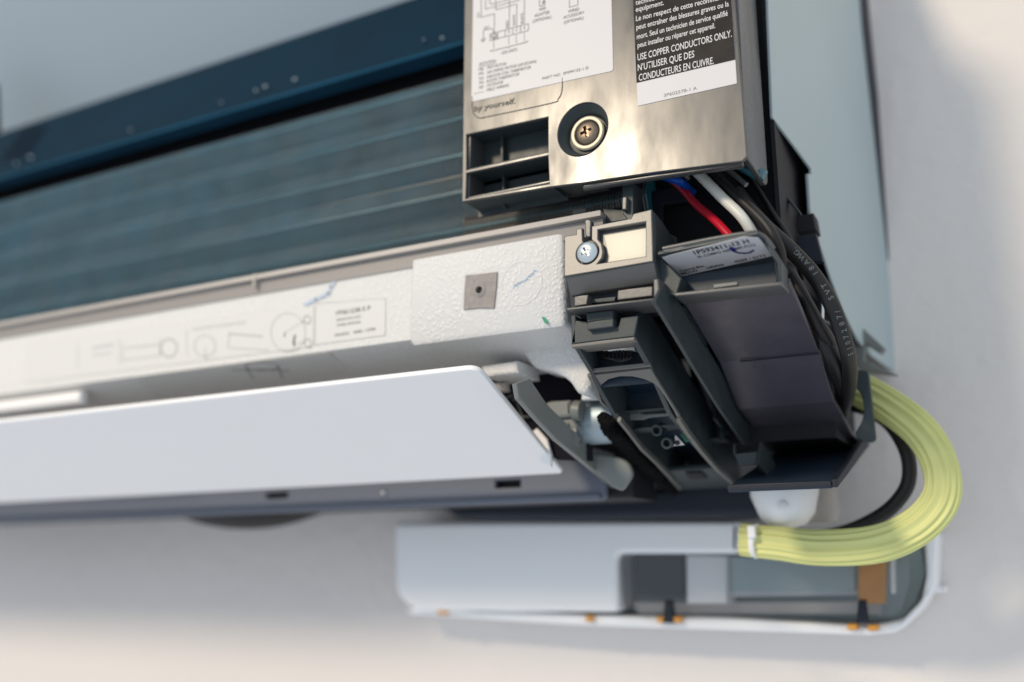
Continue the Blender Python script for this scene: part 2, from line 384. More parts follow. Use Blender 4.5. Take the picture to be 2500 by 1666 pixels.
# foam tongue over the louvre, with its bright cut edge
plate("foam_tongue", 'eps', ac, py([(1172, 893), (1260, 880), (1265, 912), (1182, 921)], .325), 'Y', .02, .0015)
plate("foam_lobe", 'eps', ac, rounded(py([(1262, 842), (1400, 822), (1452, 905), (1436, 962), (1408, 962), (1385, 925), (1345, 906), (1300, 900)], .330), .004), 'Y', .02, .0025)
box("white_tube", 'white', ac, XL, PY(205, 990, .315).x, .3115, .3185, PY(100, 1000, .315).z, PY(100, 968, .315).z, .0028)
# ring pressed into the foam by the mould, ejector marks
c = PY(1273, 692, .309)
bmn = lathe_mesh(c, Vector((0, -1, 0)), [(.0083, -.0005), (.0083, .00015), (.0085, .00022), (.0087, .00015), (.0087, -.0005)], 48)
link("mould_ring", bmn, MT['eps'], ac)
# felt patch with a punched hole
pc = py([(1136, 672), (1172, 669), (1213, 664), (1211, 700), (1205, 753), (1170, 752), (1131, 756), (1133, 712)], .3082)
ptc = PY(1171, 709, .3082)
plate("felt_patch", 'patch', ac, [pc, circ(ptc, .0014, 'Y', 16, .0019)], 'Y', .0012, .0002)
lathe("felt_burr", 'patch', ac, ptc, Vector((0, -1, 0)), [(.0036, -.0004), (.0030, .0001), (.0022, .0007), (.0015, .0008), (.0013, -.0004)], 20)
lathe("patch_hole", 'black', ac, ptc + Vector((0, .0005, 0)), Vector((0, -1, 0)), [(.0018, 0), (.0001, .0001)], 16)
pr = Print(Vector((0, .309, 0)), AX['Y'], .0003)
random.seed(8)
for k in range(7):
    a = (1252 + k * 8, 704 - k * 6); pr.line([a, (a[0] + random.uniform(4, 9), a[1] - random.uniform(2, 9)), (a[0] + 12, a[1] - 5)], 2.2)
pr.done("pen_mark", 'pen', ac)
pr = Print(Vector((0, .309, 0)), AX['Y'], .0003); pr.poly([(1322, 774), (1330, 775), (1340, 787), (1336, 793), (1329, 788)]); pr.done("pen_mark", 'pengreen', ac)
pr = Print(Vector((0, .3095, 0)), AX['Y'], .0003)
pr.line([(742, 744), (770, 730), (800, 716), (806, 700), (815, 688)], 5); pr.done("pen_mark", 'pen', ac)

# labels on the foam
st = plate("label", 'sheet', ac, py([(769, 745), (940, 728), (940, 819), (768, 842)], .3100), 'Y', .0002, 0)
pr = Print(Vector((0, .3100, 0)), AX['Y'], .0001)
def c5(x, y): return (700 + x / 3.136, 550 + y / 3.136)
pr.text("1P561238-5 P", c5(378, 690), c5(640, 650), 11.5)
pr.done("lettering", 'ink', st)
pr = Print(Vector((0, .3100, 0)), AX['Y'], .0001)
pr.text("DRAIN PAN ASSY", c5(380, 737), c5(570, 708), 7)
pr.text("(W009) (MANUAL", c5(382, 778), c5(570, 750), 7)
pr.text("04/2025   0086 / 0784", c5(368, 855), c5(680, 805), 8)
pr.done("lettering", 'inkgrey', st)
pr = Print(Vector((0, .3100, 0)), AX['Y'], .0001); pr.line([c5(225, 600), c5(755, 562), c5(752, 842), c5(215, 915), c5(225, 600)], 1.0)
pr.done("label_border", 'faint', st)
st = plate("instruction_sheet", 'sheet', ac, py([(60, 838), (766, 746), (765, 846), (60, 936)], .3099), 'Y', .0001, 0)
pr = Print(Vector((0, .3099, 0)), AX['Y'], .0001)
pr.circle((703, 812), 42, 47, 2); pr.circle((750, 781), 8, 10, 2); pr.circle((752, 838), 8, 10, 2); pr.line([(742, 783), (700, 810)], 2); pr.line([(744, 838), (718, 838)], 2)
pr.line([(560, 815), (640, 822)], 5); pr.line([(560, 815), (556, 850)], 3); pr.line([(562, 850), (655, 855)], 3)
pr.text("MOUNTING THE DRAIN HOSE", (470, 808), (600, 790), 7); pr.line([(500, 850), (503, 880)], 3); pr.circle((500, 845), 26, 26, 2)
pr.line([(225, 850), (275, 842)], 6); pr.line([(225, 868), (272, 862)], 4); pr.line([(300, 840), (300, 880), (390, 868), (390, 828)], 3); pr.line([(310, 850), (385, 842)], 4); pr.circle((412, 850), 20, 22, 3)
pr.line([(190, 842), (190, 900)], 2); pr.line([(290, 828), (292, 890)], 2); pr.line([(455, 805), (457, 870)], 2)
pr.done("diagram", 'faint', st)
pr = Print(Vector((0, .3099, 0)), AX['Y'], .0001); pr.line([(720, 820), (717, 834), (718, 844)], 5); pr.line([(696, 812), (694, 822)], 3); pr.done("diagram", 'ink', st)
# printed film folded under the foam
un = (Vector((0, fz0 - .0015 - (fz0 - .0055), .335 - .316)) * -1).normalized()      # outward normal of the underside slope
uo = Vector((0, .316, fz0 - .0015))
if un.z > 0: un = -un
un = Vector((0, -(.0040), -.019)).normalized()
under = uo + un * .0002
def PU(p): return PP(p[0], p[1], under, un)
st = plate("folded_film", 'sheet', ac, [PU(p) for p in [(330, 920), (800, 862), (850, 898), (840, 915), (380, 975)]], un, .0001, 0)
pr = Print(under, un, .0001)
pr.line([(565, 904), (640, 903), (705, 906)], 4); pr.line([(600, 900), (620, 925)], 3); pr.line([(680, 897), (690, 925)], 3); pr.circle((640, 895), 40, 10, 2.5)
pr.done("diagram", 'inkgrey', st)

# ------------------------------------------------------------------ louvre
fx = -0.1697
fa, fb = Vector((0, .2930, .0693)), Vector((0, .3638, .0375))
vd = (fb - fa).normalized(); nn = Vector((0, vd.z, -vd.y))
if nn.y > 0: nn = -nn
def flp(x, t): return Vector((x, 0, 0)) + fa.lerp(fb, t)
louv = rounded([flp(XL + .02, 0), flp(fx, 0), flp(fx, 1), flp(XL + .02, 1)], [.004, .0055, .002, .002])
plate("louvre", 'white', ac, louv, nn, .0022, .0006)

# ------------------------------------------------------------------ control box cover
CY = .300
CN = Vector((0, -1, .045)).normalized()     # the cover leans back a little
def cyo(Y): return Vector((0, Y, .145))
_py = py
def PC_(x, y, Y): return PP(x, y, cyo(Y), CN)
def pc_(pts, Y): return [PC_(a, b, Y) for a, b in pts]
out = [(1133, -330), (1134, 0), (1128, 493), (1342, 457), (1422, 447), (1600, 421), (1812, 394), (1824, 382), (1795, 0), (1770, -330)]
out3 = pc_(out, CY)
hA = pc_([(1139, 329), (1338, 286), (1338, 372), (1139, 415)], CY); hB = pc_([(1139, 423), (1338, 380), (1341, 449), (1137, 485)], CY)
sc_o = PC_(1422, 316, CY)
hS = [p + Vector((0, (p.z - sc_o.z) * .045, 0)) for p in circ(sc_o, .0100, 'Y', 48, .0106)]
plate("control_box_cover", 'cover', ac, [out3, hA, hB, hS], CN, .0016, .0003)
cxr, cxl = PY(1822, 385, CY).x, PY(1130, 400, CY).x
zb0 = PY(1822, 385, CY).z
# walls of the cover
plate("cover_side", 'cover', ac, rounded(prof([(.3076, .300), (.3006, zb0 + .0006), (.331, zb0 - .0004), (.331, .300)], cxr), [0, .001, .006, 0]), 'X', .0022, .0006)
plate("cover_rim", 'cover', ac, py([(1420, 449), (1812, 395), (1812, 402), (1422, 462)], CY + .0008), 'Y', .0035, .0010)
cb = PY(1128, 493, CY)
plate("cover_side", 'cover', ac, prof([(.3082, .300), (.3012, cb.z + .0004), (.318, cb.z + .0004), (.326, .30)], cxl + .0022), 'X', .0018, .0004)
plate("cover_floor", 'cover', ac, [PY(1130, 492, CY + .0012), PY(1342, 460, CY + .0012), PY(1446, 448, CY + .0012), PY(1446, 448, CY + .0012) + Vector((0, .017, .0003)), PY(1130, 492, CY + .0012) + Vector((0, .0165, .0003))], 'Z', .0014, .0003)
# vent pockets: walls, sloped back
for hp in (hA, hB):
    a, b_, c_, d_ = hp
    x0, x1 = a.x, b_.x; zt = max(a.z, b_.z); zb = min(c_.z, d_.z)
    box("vent_back", 'frame', ac, x0 - .002, x1 + .002, .3128, .3138, zb - .002, zt + .002, 0)
    box("vent_wall", 'frame', ac, x0 + .0105, x0 + .0115, .3095, .3128, zb - .001, zt + .001, .0002)
    box("vent_top", 'frame', ac, x0 - .001, x1 + .001, .3022, .3130, zt + .0004, zt + .0012, 0)
    plate("vent_floor", 'frame', ac, [Vector((x0 - .001, .3014, zb + .0001)), Vector((x1 + .001, .3014, zb + .0001)), Vector((x1 + .001, .3144, zb + .0001)), Vector((x0 - .001, .3144, zb + .0001))], 'Z', .0008, .0001)
    box("vent_wall", 'frame', ac, x1 + .0002, x1 + .0012, .3014, .3144, zb - .001, zt + .001, 0)
# screw well
lathe("screw_well", 'frame', ac, sc_o + Vector((0, .0002, 0)), CN, [(.0103, .0), (.0098, -.0008), (.0080, -.0042), (.0075, -.0052), (.0001, -.0052)], 56)
sw = PY(1434, 325, CY + .0045)
lathe("washer", 'washer', ac, sw, Vector((0, -1, 0)), [(.0067, -.0006), (.0067, .0), (.0062, .0005), (.0052, .0005), (.0050, .0), (.0050, -.0006)], 40)
def screw(name, c, r, mat, rot, dome=.45):
    pf = [(r, -.0012), (r, 0)] + [(r * math.cos(a), r * dome * math.sin(a)) for a in [math.radians(x) for x in (12, 25, 40, 55, 68, 80)]] + [(.00001, r * dome)]
    me = lathe_mesh(c, Vector((0, -1, 0)), pf + [], 40)
    bm = bmesh.new(); bm.from_mesh(me); bmesh.ops.holes_fill(bm, edges=bm.edges); bm.to_mesh(me); bm.free()
    a, b = r * .48, r * .13; tip = [(-b, -b), (-b, -a), (b, -a), (b, -b), (a, -b), (a, b), (b, b), (b, a), (-b, a), (-b, b), (-a, b), (-a, -b)]
    ca, sa = math.cos(rot), math.sin(rot)
    cut = plate_mesh([[c + Vector((x * ca - z * sa, -r, x * sa + z * ca)) for x, z in tip]], AX['Y'], r * 1.05 - .0 , 0)
    me = boolean(me, cut)
    o = link(name, me, MT[mat], ac)
    return o
s1 = screw("screw", sw + Vector((0, -.0002, 0)), .0048, 'darksteel', .25, .3); s1["label"] = "aged brown cross-head screw in the round well of the cover"
# embossed notice on the cover, partly under the label
rp = pc_([(1153, 236), (1153, 262), (1158, 280), (1170, 288), (1200, 283), (1345, 252), (1362, 242), (1371, 224), (1373, 190)], CY - .0002)
tube("notice_rim", 'cover', ac, rp, .00014, 6, 8)
pr = Print(cyo(CY), CN, 0)
pr.text("by yourself.", (1158, 273), (1258, 253), 15, bold=.01, ext=.00014); pr.text("air conditioner", (1170, 246), (1350, 205), 15, bold=.01, ext=.00014)
pr.done("raised_lettering", 'cover', ac)

# wiring label
SA = CY - .0002
sa = plate("wiring_label", 'sticker', ac, rounded(pc_([(1160, -330), (1151, 249), (1497, 173), (1485, -330)], SA), [0, .0008, .0012, 0]), CN, .00018, 0)
def A(x, y): return (1100 + x / 5.8075, y / 5.8075)
pr = Print(cyo(SA), CN, .00008)
T = pr.text
T("NOTATION :", A(405, 935), A(655, 878), 8.6); pr.line([A(402, 955), A(645, 897)], 1.2)
for l, y0, y1, t, q in (("MF", 1012, 1000, "FAN MOTOR", (520, 983, 790, 925)), ("MS", 1072, 1058, "AIR SWING MOTOR (UP DOWN)", (515, 1050, 1215, 890)), ("TH1", 1140, 1125, "INDOOR COIL THERMISTOR", (518, 1115, 1140, 972)),
                      ("TH2", 1200, 1185, "ROOM THERMISTOR", (515, 1177, 975, 1070)), ("OD", 1265, 1250, "OUTDOOR", (515, 1237, 745, 1183))):
    T(l, A(398, y0), A(465, y1), 8.2); T(t, A(q[0], q[1]), A(q[2], q[3]), 8.4); T(":", A(493, y1 - 6), A(497, y1 - 7), 6)
pr.dash(A(335, 1332), A(478, 1298), 3, 1.3); T("FIELD WIRING", A(515, 1300), A(825, 1228), 8.4); T(":", A(493, 1300), A(497, 1299), 6)
T("(OD UNIT)", A(722, 775), A(942, 722), 8.6)
T("WIFI", A(1248, 162), A(1345, 138), 8.6); T("ADAPTER", A(1188, 246), A(1405, 192), 8.6); T("(OPTIONAL)", A(1165, 326), A(1430, 258), 8.6)
T("WIRED", A(1665, 187), A(1825, 147), 8.6); T("ACCESSORY", A(1600, 271), A(1895, 195), 8.6); T("(OPTIONAL)", A(1607, 342), A(1885, 272), 8.6)
T("3", A(812, 476), A(838, 470), 7.5); T("2", A(920, 446), A(946, 440), 7.5); T("1", A(1040, 416), A(1052, 413), 7.5); T("G/Y", A(470, 422), A(546, 402), 7.5)
for t, x, y0, y1 in (("G/Y", 412, 245, 172), ("RED", 818, 392, 290), ("WHITE", 916, 362, 205), ("BLACK", 1028, 332, 175)): T(t, A(x, y0), A(x, y1), 7)
L_ = pr.line
L_([A(558, 485), A(1103, 338), A(1103, 435), A(558, 580), A(558, 485)]); 
for x in (666, 774, 882, 992): L_([A(x, 485 - (x - 558) * .27), A(x, 580 - (x - 558) * .266)])
L_([A(434, -200), A(434, 247), A(622, 197), A(620, 470)]); L_([A(497, -200), A(497, 132), A(985, 0)]); L_([A(554, -100), A(554, 40), A(575, 62), A(820, 0)])
L_([A(640, -100), A(642, 142), A(940, 60), A(935, 380)]); L_([A(838, -100), A(830, 405)]); L_([A(1048, -100), A(1045, 350)])
L_([A(465, 560), A(465, 435), A(585, 405), A(618, 470)]); L_([A(425, 570), A(500, 548)]); L_([A(440, 582), A(485, 570)]); L_([A(452, 596), A(472, 590)])
pr.circle(A(617, 517), 6.8, 7.6, 1.3); L_([A(617, 470), A(617, 520)]); L_([A(590, 524), A(645, 510)]); L_([A(597, 538), A(638, 527)]); L_([A(604, 552), A(630, 545)])
for x, a, b in ((612, 580, 705), (826, 515, 640), (932, 490, 620), (1046, 460, 590)): pr.dash(A(x, a), A(x, b), 5)
L_([A(560, 718), A(572, 728), A(805, 668), A(825, 680), A(840, 660), A(1075, 600), A(1095, 580)], 1.7)
L_([A(1260, -100), A(1260, 92), A(1335, 75), A(1335, -100)]); L_([A(1685, -100), A(1685, 106), A(1805, 72), A(1805, -100)])
L_([A(1305, 60), A(1312, 30), A(1325, 40), A(1318, 8)], 2.2)
T("PART NO  3P599152-1 D", A(1300, 1135), A(1955, 978), 7.6)
pr.done("lettering", 'ink', sa)

# warning label: black field over a white foot
sb = plate("warning_label", 'sticker', ac, pc_([(1530, -330), (1546, 0), (1557, 259), (1799, 204), (1786, 0), (1768, -330)], SA), CN, .00018, 0)
def Bq(x, y): return (1500 + x / 5.8075, y / 5.8075)
pr = Print(cyo(SA), CN, .00008); pr.poly([(1530, -325), (1545.5, 0), (1554, 203), (1795, 146), (1785.5, 0), (1767, -325)]); pr.done("black_field", 'labelblack', sb)
pr = Print(cyo(SA), CN, .00016); T = pr.text
T("technicien qualified", Bq(300, 75), Bq(1000, -105), 14.5, bold=.012); T("equipment.", Bq(302, 172), Bq(700, 70), 14.5, bold=.012)
T("Le non respect de cette recommandation", Bq(305, 303), Bq(1740, -62), 15, bold=.012)
T("peut entraîner des blessures graves ou la", Bq(312, 425), Bq(1622, 88), 15, bold=.012)
T("mort. Seul un technicien de service qualifié", Bq(318, 560), Bq(1608, 222), 15, bold=.012)
T("peut installer ou réparer cet appareil.", Bq(330, 680), Bq(1430, 398), 15, bold=.012)
T("USE COPPER CONDUCTORS ONLY.", Bq(328, 862), Bq(1665, 522), 19, bold=.01); T("N’UTILISER QUE DES", Bq(332, 1010), Bq(1135, 812), 19, bold=.01)
T("CONDUCTEURS EN CUIVRE.", Bq(345, 1150), Bq(1410, 905), 19, bold=.01)
pr.done("lettering", 'sticker', sb)
pr = Print(cyo(SA), CN, .00008); pr.text("3P602578-1 A", Bq(700, 1378), Bq(1170, 1270), 9); pr.done("lettering", 'inkgrey', sb)

# ------------------------------------------------------------------ dark inside behind and under the control box
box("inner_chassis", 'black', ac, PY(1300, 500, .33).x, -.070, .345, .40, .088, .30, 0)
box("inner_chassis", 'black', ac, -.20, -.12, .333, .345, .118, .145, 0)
plate("inner_panel", 'inner', ac, py([(1575, 470), (1680, 455), (1692, 490), (1618, 500), (1618, 640), (1585, 640)], .338), 'Y', .004, .0003)
# support fingers between cover and bracket
plate("support_finger", 'clip', ac, py([(1519, 482), (1530, 480), (1529, 512), (1518, 512)], .305), 'Y', .008, .0004)
plate("support_finger", 'frame', ac, py([(1518, 450), (1546, 446), (1546, 540), (1536, 545), (1520, 522)], .3075), 'Y', .01, .0004)
plate("support_block", 'frame', ac, py([(1470, 508), (1520, 512), (1546, 535), (1480, 545)], .312), 'Y', .012, .0004)
plate("grey_tab", 'midgrey', ac, py([(1398, 512), (1430, 508), (1430, 530), (1398, 534)], .3215), 'Y', .008, .0003)

# ------------------------------------------------------------------ screw bracket (sunlit block)
KY = .297
KN = Vector((0, -1, .09)).normalized(); KO = PY(1480, 640, KY)
def K(x, y): return PP(1350 + x / 3.92, 500 + y / 3.92, KO, KN)
sc2 = K(330, 459)
R2 = 118 / 3.92 * depth_of(sc2) / F_PX
arc = []
for d in range(105, 440, 12):   # counter-clockwise around the screw hole from the slot's left side round to its right
    pass
outl = [K(108, 300), K(220, 283), K(222, 232), K(280, 222), K(285, 345)]
rh = .00425
for d in range(108, 108 + 325, 13):
    a = math.radians(d); outl.append(sc2 + Vector((rh * math.cos(a), rh * math.sin(a) * .09, rh * math.sin(a))))
outl += [K(366, 335), K(368, 205), K(640, 150), K(745, 130), K(768, 85), K(945, 42), K(960, 545), K(105, 690)]
win = [K(432, 242), K(885, 165), K(885, 492), K(430, 562), K(470, 510), K(480, 450), K(465, 370), K(432, 330)]
plate("screw_bracket", 'clip', ac, [outl, win], KN, .0022, .0004)
bb0 = K(105, 690); bb1 = K(960, 545)
plate("bracket_window", 'clip', ac, [K(420, 225), K(900, 150), K(900, 505), K(420, 575)], KN, .001, 0).location.y += .0026
plate("cream_label", 'cream', ac, [v + Vector((0, .0022, 0)) for v in (K(472, 282), K(888, 208), K(888, 488), K(505, 552), K(520, 480), K(495, 400))], KN, .0003, 0)
# bracket body: side and rounded underside, then the lower step
bx0, bx1 = PY(1377, 600, KY).x, PY(1594, 600, KY).x
zlo = bb1.z
plate("bracket_body", 'clip', ac, rounded(prof([(KY + .0052, PY(1591, 520, KY).z - .004), (KY + .0040, zlo + .0015), (KY + .0004, zlo + .0012), (KY + .0004, zlo - .0001), (KY + .0045, zlo - .0062), (.318, zlo - .0075), (.325, PY(1594, 520, KY).z)], bx1 - .0001), .0006), 'X', bx1 - bx0 - .0002, .0004)
plate("bracket_side", 'frame', ac, prof([(KY + .0035, PY(1591, 511, KY).z), (KY + .012, PY(1591, 511, KY).z - .001), (.345, PY(1591, 511, KY).z - .010), (.345, .092), (.310, .092), (KY + .002, zlo)], bx1), 'X', .002, .0004)
s2 = screw("screw", sc2 + Vector((0, -.0002, 0)), .0040, 'chrome', .45, .38); s2["label"] = "shiny zinc cross-head screw in the tan bracket"
lathe("screw_seat", 'clip', ac, sc2 + Vector((0, .0015, 0)), Vector((0, -1, 0)), [(.0047, 0), (.0001, 0)], 30)
plate("key_finger", 'clip', ac, rounded([K(302, 150), K(330, 135), K(365, 150), K(355, 300), K(330, 312), K(302, 295)], .0005), 'Y', .003, .0005)
# ledge under the bracket and its tabs
def Kl(x, y, Y): return PY(1350 + x / 3.92, 500 + y / 3.92, Y)
plate("ledge", 'clip', ac, [Kl(118, 990, .294), Kl(1022, 888, .294), Kl(1022, 905, .294), Kl(140, 1012, .294)], 'Y', .016, .0003)
plate("ledge_end", 'clip', ac, [Kl(958, 712, .296), Kl(1008, 705, .296), Kl(1030, 895, .296), Kl(960, 905, .296)], 'Y', .014, .0006)
plate("ledge_tab", 'clip', ac, [Kl(622, 820, .297), Kl(950, 780, .297), Kl(950, 872, .297), Kl(615, 912, .297)], 'Y', .008, .0003)
plate("ledge_tab", 'clip', ac, [Kl(205, 880, .298), Kl(335, 862, .298), Kl(322, 955, .298), Kl(205, 972, .298)], 'Y', .006, .0003)
plate("ledge_tab", 'frame', ac, [Kl(345, 945, .302), Kl(372, 905, .302), Kl(600, 878, .302), Kl(590, 925, .302)], 'Y', .006, .0003)
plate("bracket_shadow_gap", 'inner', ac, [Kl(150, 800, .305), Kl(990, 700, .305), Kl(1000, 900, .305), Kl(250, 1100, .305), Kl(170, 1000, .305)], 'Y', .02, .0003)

# ------------------------------------------------------------------ receiver housing: curved ladder frame
HX0, HX1 = -.1360, -.1127
FP = [(.3000, .0760), (.3160, .0678), (.3220, .0630), (.3370, .0545), (.3640, .0465), (.3950, .0386), (.4200, .0345)]
plate("housing_front", 'frame', ac, py([(1405, 783), (1394, 840), (1548, 821), (1558, 771), (1516, 776), (1510, 797), (1442, 806), (1432, 786)], .3000), 'Y', .0016, .0003)
plate("housing_latch", 'frame', ac, py([(1433, 787), (1497, 778), (1497, 798), (1434, 806)], .2975), 'Y', .010, .0004)
plate("housing_latch", 'frame', ac, py([(1430, 765), (1497, 757), (1497, 779), (1433, 787)], .2995), 'Y', .010, .0004)
rw = pxx([(1548, 820), (1590, 895), (1605, 930), (1640, 1010), (1700, 1085), (1762, 1152), (1812, 1190), (1800, 1112), (1727, 985), (1640, 850), (1574, 740), (1558, 771)], HX1)
plate("housing_side", 'frame', ac, rw, 'X', .0020, .0004)
lwp = [(.3000, .0860)] + FP + [(.4250, .0420), (.345, .0780), (.330, .0860)]
plate("housing_side", 'frame', ac, prof(lwp, HX0 + .0018), 'X', .0018, .0004)
plate("housing_back", 'navy', ac, prof([(.318, .088), (.330, .076), (.352, .064), (.380, .055), (.425, .043), (.430, .047), (.385, .062), (.34, .088)], HX1 - .002), 'X', HX1 - HX0 - .004, .0003)
def bar(name, y, z, hy, hz, mat='rail', x0=HX0, x1=HX1, dy=0): return box(name, mat, ac, x0, x1, y + dy, y + hy + dy, z - hz / 2, z + hz / 2, .00025)
bar("crossbar", .3002, .0752, .010, .0012)
bar("crossbar", .3150, .0690, .012, .0014)
def on_frame(px_, py_):
    r = ray(px_, py_)
    for (y0, z0), (y1, z1) in zip(FP[:-1], FP[1:]):
        dy, dz = y1 - y0, z1 - z0; nrm = Vector((0, dz, -dy)); o = Vector((0, y0, z0)); t = o.dot(nrm) / r.dot(nrm); p = r * t
        if y0 - 1e-4 <= p.y <= y1 + 1e-4: return p
    return p
# the plate with the big round opening
b0, b1 = Vector((0, .3155, .0681)), Vector((0, .3370, .0545)); an = Vector((0, -(b0.z - b1.z), -(b1.y - b0.y))).normalized()
def PA(x, y): return PP(x, y, b0, an)
def c3(x, y): return (1350 + x / 2.941, 800 + y / 2.941)
arch_hole = [c3(*q) for q in ((470, 640), (420, 600), (355, 540), (330, 470), (350, 410), (400, 372), (480, 352), (570, 350), (650, 370), (720, 400), (765, 440), (800, 490), (845, 560), (880, 610), (905, 660), (930, 700), (520, 700))]
arch_out = [c3(*q) for q in ((245, 350), (700, 298), (760, 400), (850, 545), (905, 640), (950, 705), (535, 712), (480, 645), (430, 600), (345, 552), (298, 480), (300, 430))]
arch = [PA(*c3(*q)) for q in ((245, 350), (700, 298), (760, 400), (850, 545), (912, 645), (893, 650), (868, 600), (840, 556), (800, 492), (765, 440), (720, 400), (650, 370), (570, 352), (480, 352), (400, 372), (350, 410), (330, 470), (350, 535), (415, 597), (470, 640), (462, 642), (430, 612), (345, 552), (300, 482), (298, 430), (270, 395))]
plate("round_opening", 'rail', ac, arch, an, .0014, .0002)
# rails below the opening
def strip(name, mat, pts, wd, th=.0016):
    P3 = [on_frame(*p) for p in pts]
    path = []
    for a, b in zip(P3[:-1], P3[1:]): path += [a.lerp(b, i / 5) for i in range(5)]
    path.append(P3[-1])
    me = sweep_mesh(path, lambda t, a: (math.copysign(wd / 2, math.cos(a)), math.copysign(th / 2, math.sin(a))), 4, True, Vector((0, .5, .86)))
    # 4 corners at 45 degrees
    return me
def sq(wd, th): return lambda t, a: ((wd / 2) * (1 if math.cos(a + .785) > 0 else -1), (th / 2) * (1 if math.sin(a + .785) > 0 else -1))
def rail(name, pts, wd, th=.002, mat='rail'):
    P3 = [on_frame(*p) + Vector((0, -.0006, -.0007)) for p in pts]
    return link(name, sweep_mesh(P3, sq(wd, th), 4, True, Vector((0, .45, .9))), MT[mat], ac)
rail("rail", [c3(905, 640), c3(970, 740), c3(1060, 860), c3(1190, 1010), c3(1330, 1130)], .0016)
rail("rail", [c3(480, 645), c3(540, 720), c3(640, 850), c3(740, 945), c3(820, 1030), c3(920, 1140)], .0013)
plate("crossbar", 'frame', ac, [on_frame(*c3(825, 1032)), on_frame(*c3(1190, 1012)), on_frame(*c3(1330, 1135)), on_frame(*c3(935, 1155))], Vector((0, -.2, -1)), .002, .0003)
plate("latch_slot", 'black', ac, [on_frame(*q) + Vector((0, -.0006, -.0006)) for q in (c3(955, 1037), c3(1070, 1034), c3(1112, 1072), c3(992, 1076))], Vector((0, -.2, -1)), .0004, 0)
plate("crossbar", 'frame', ac, py([(1512, 1004), (1636, 993), (1638, 997), (1515, 1008)], .345), 'Y', .010, .0002)
plate("crossbar", 'frame', ac, py([(1533, 1048), (1662, 1033), (1664, 1037), (1536, 1052)], .352), 'Y', .010, .0002)
plate("recess_back", 'navy', ac, py([(1436, 880), (1600, 880), (1636, 993), (1512, 1004), (1445, 960)], .349), 'Y', .001, 0)
# lever, bosses, bracket and board inside
YI = .350
def I(x, y, Y=YI): return PY(*c3(x, y), Y)
plate("lever", 'midgrey', ac, rounded([I(528, 620), (I(620, 610)), I(650, 622), I(880, 608), I(890, 628), I(700, 645), I(640, 662), I(545, 664)], .0006), 'Y', .0012, .0003)
for q, r in (((742, 738), .0023), ((815, 832), .0022)):
    lathe("boss", 'frame', ac, I(*q, .352), Vector((0, -1, -.25)), [(r, -.006), (r, 0), (r * .9, .0002), (r * .68, .0002), (r * .6, 0), (r * .6, -.004), (.0001, -.004)], 28)
plate("white_bracket", 'sticker', ac, [I(878, 768, .354), I(942, 842, .354), I(862, 850, .354), I(880, 820, .354), I(872, 795, .354)], 'Y', .001, .0002)
lathe("bracket_hole", 'black', ac, I(893, 828, .3534), Vector((0, -1, 0)), [(.0010, 0), (.0001, 0)], 14)
plate("circuit_board", 'green', ac, [I(905, 765, .356), I(1000, 755, .356), I(1010, 800, .356), I(950, 825, .356)], 'Y', .001, .0001)
plate("lever", 'midgrey', ac, [I(375, 385, .335), I(395, 380, .335), I(450, 440, .335), I(430, 440, .335)], 'Y', .002, .0003)
# connector with wires in the upper window
YC = .316
plate("connector", 'wirew', ac, [I(365, 132, YC), I(580, 108, YC), I(588, 165, YC), I(560, 160, YC), I(350, 165, YC), I(350, 150, YC)], 'Y', .004, .0002)
plate("connector_lip", 'white', ac, [I(395, 148, YC - .0012), I(520, 135, YC - .0012), I(520, 152, YC - .0012), I(395, 168, YC - .0012)], 'Y', .001, .0002)
for k in range(8):
    x = 385 + k * 24; tube("connector_wire", 'rubber', ac, [I(x, 165, YC + .001), I(x - 5 + k * 2, 215, YC - .0005), I(470, 235 + (k % 3) * 6, YC), I(330, 205 - k * 8, YC + .002), I(285, 120, YC + .006)], .00035, 8, 8)
box("window_back", 'navy', ac, HX0 + .001, HX1 - .001, .322, .324, .064, .086, 0)

# hooked tab on the housing's right side
tx = HX1 + .0042
ht = [c3(1175, 562), c3(1245, 655), c3(1248, 760), c3(1225, 800), c3(1215, 818), c3(1222, 725), c3(1165, 655)]
plate("tab_wall", 'frame', ac, pxx(ht, PX(*c3(1225, 800), HX1).x + .006), 'X', .0012, .0003)
tb = PX(*c3(1225, 805), HX1 + .006)
plate("tab_floor", 'frame', ac, [PZ(*c3(1050, 818), tb.z), PZ(*c3(1222, 805), tb.z), PZ(*c3(1222, 805), tb.z) + Vector((0, .012, 0)), PZ(*c3(1050, 818), tb.z) + Vector((0, .012, 0))], 'Z', .001, .0003)
plate("tab_back", 'frame', ac, py([c3(1010, 590), c3(1170, 570), c3(1215, 700), c3(1215, 805), c3(1050, 815), c3(1040, 700)], tb.y + .012), 'Y', .002, .0003)

# ------------------------------------------------------------------ right-hand panel with its label shelf
PXL, PXR = -.0995, -.0624
_q = PX(1928, 692, PXR)
PP_ = [(_q.y, _q.z), (.3560, .0759), (.3800, .0612), (.4157, .0529), (.4450, .0515)]
outp = PP_ + [(.4450, .0530), (.4160, .0546), (.3812, .0630), (.3572, .0777), (_q.y + .001, _q.z + .002)]
sp_ = plate("side_panel", 'panel', ac, prof(outp, PXR), 'X', PXR - PXL, .0003)
for f_ in sp_.data.polygons: f_.use_smooth = False
# panel skin seam
seam = [PX(2003, 863, PXR), PX(2003, 863, PXR) + Vector((-.020, 0, 0))]
box("panel_seam", 'inner', ac, PXL + .008, PXR, .3556, .3560, .0751, .0756, 0)
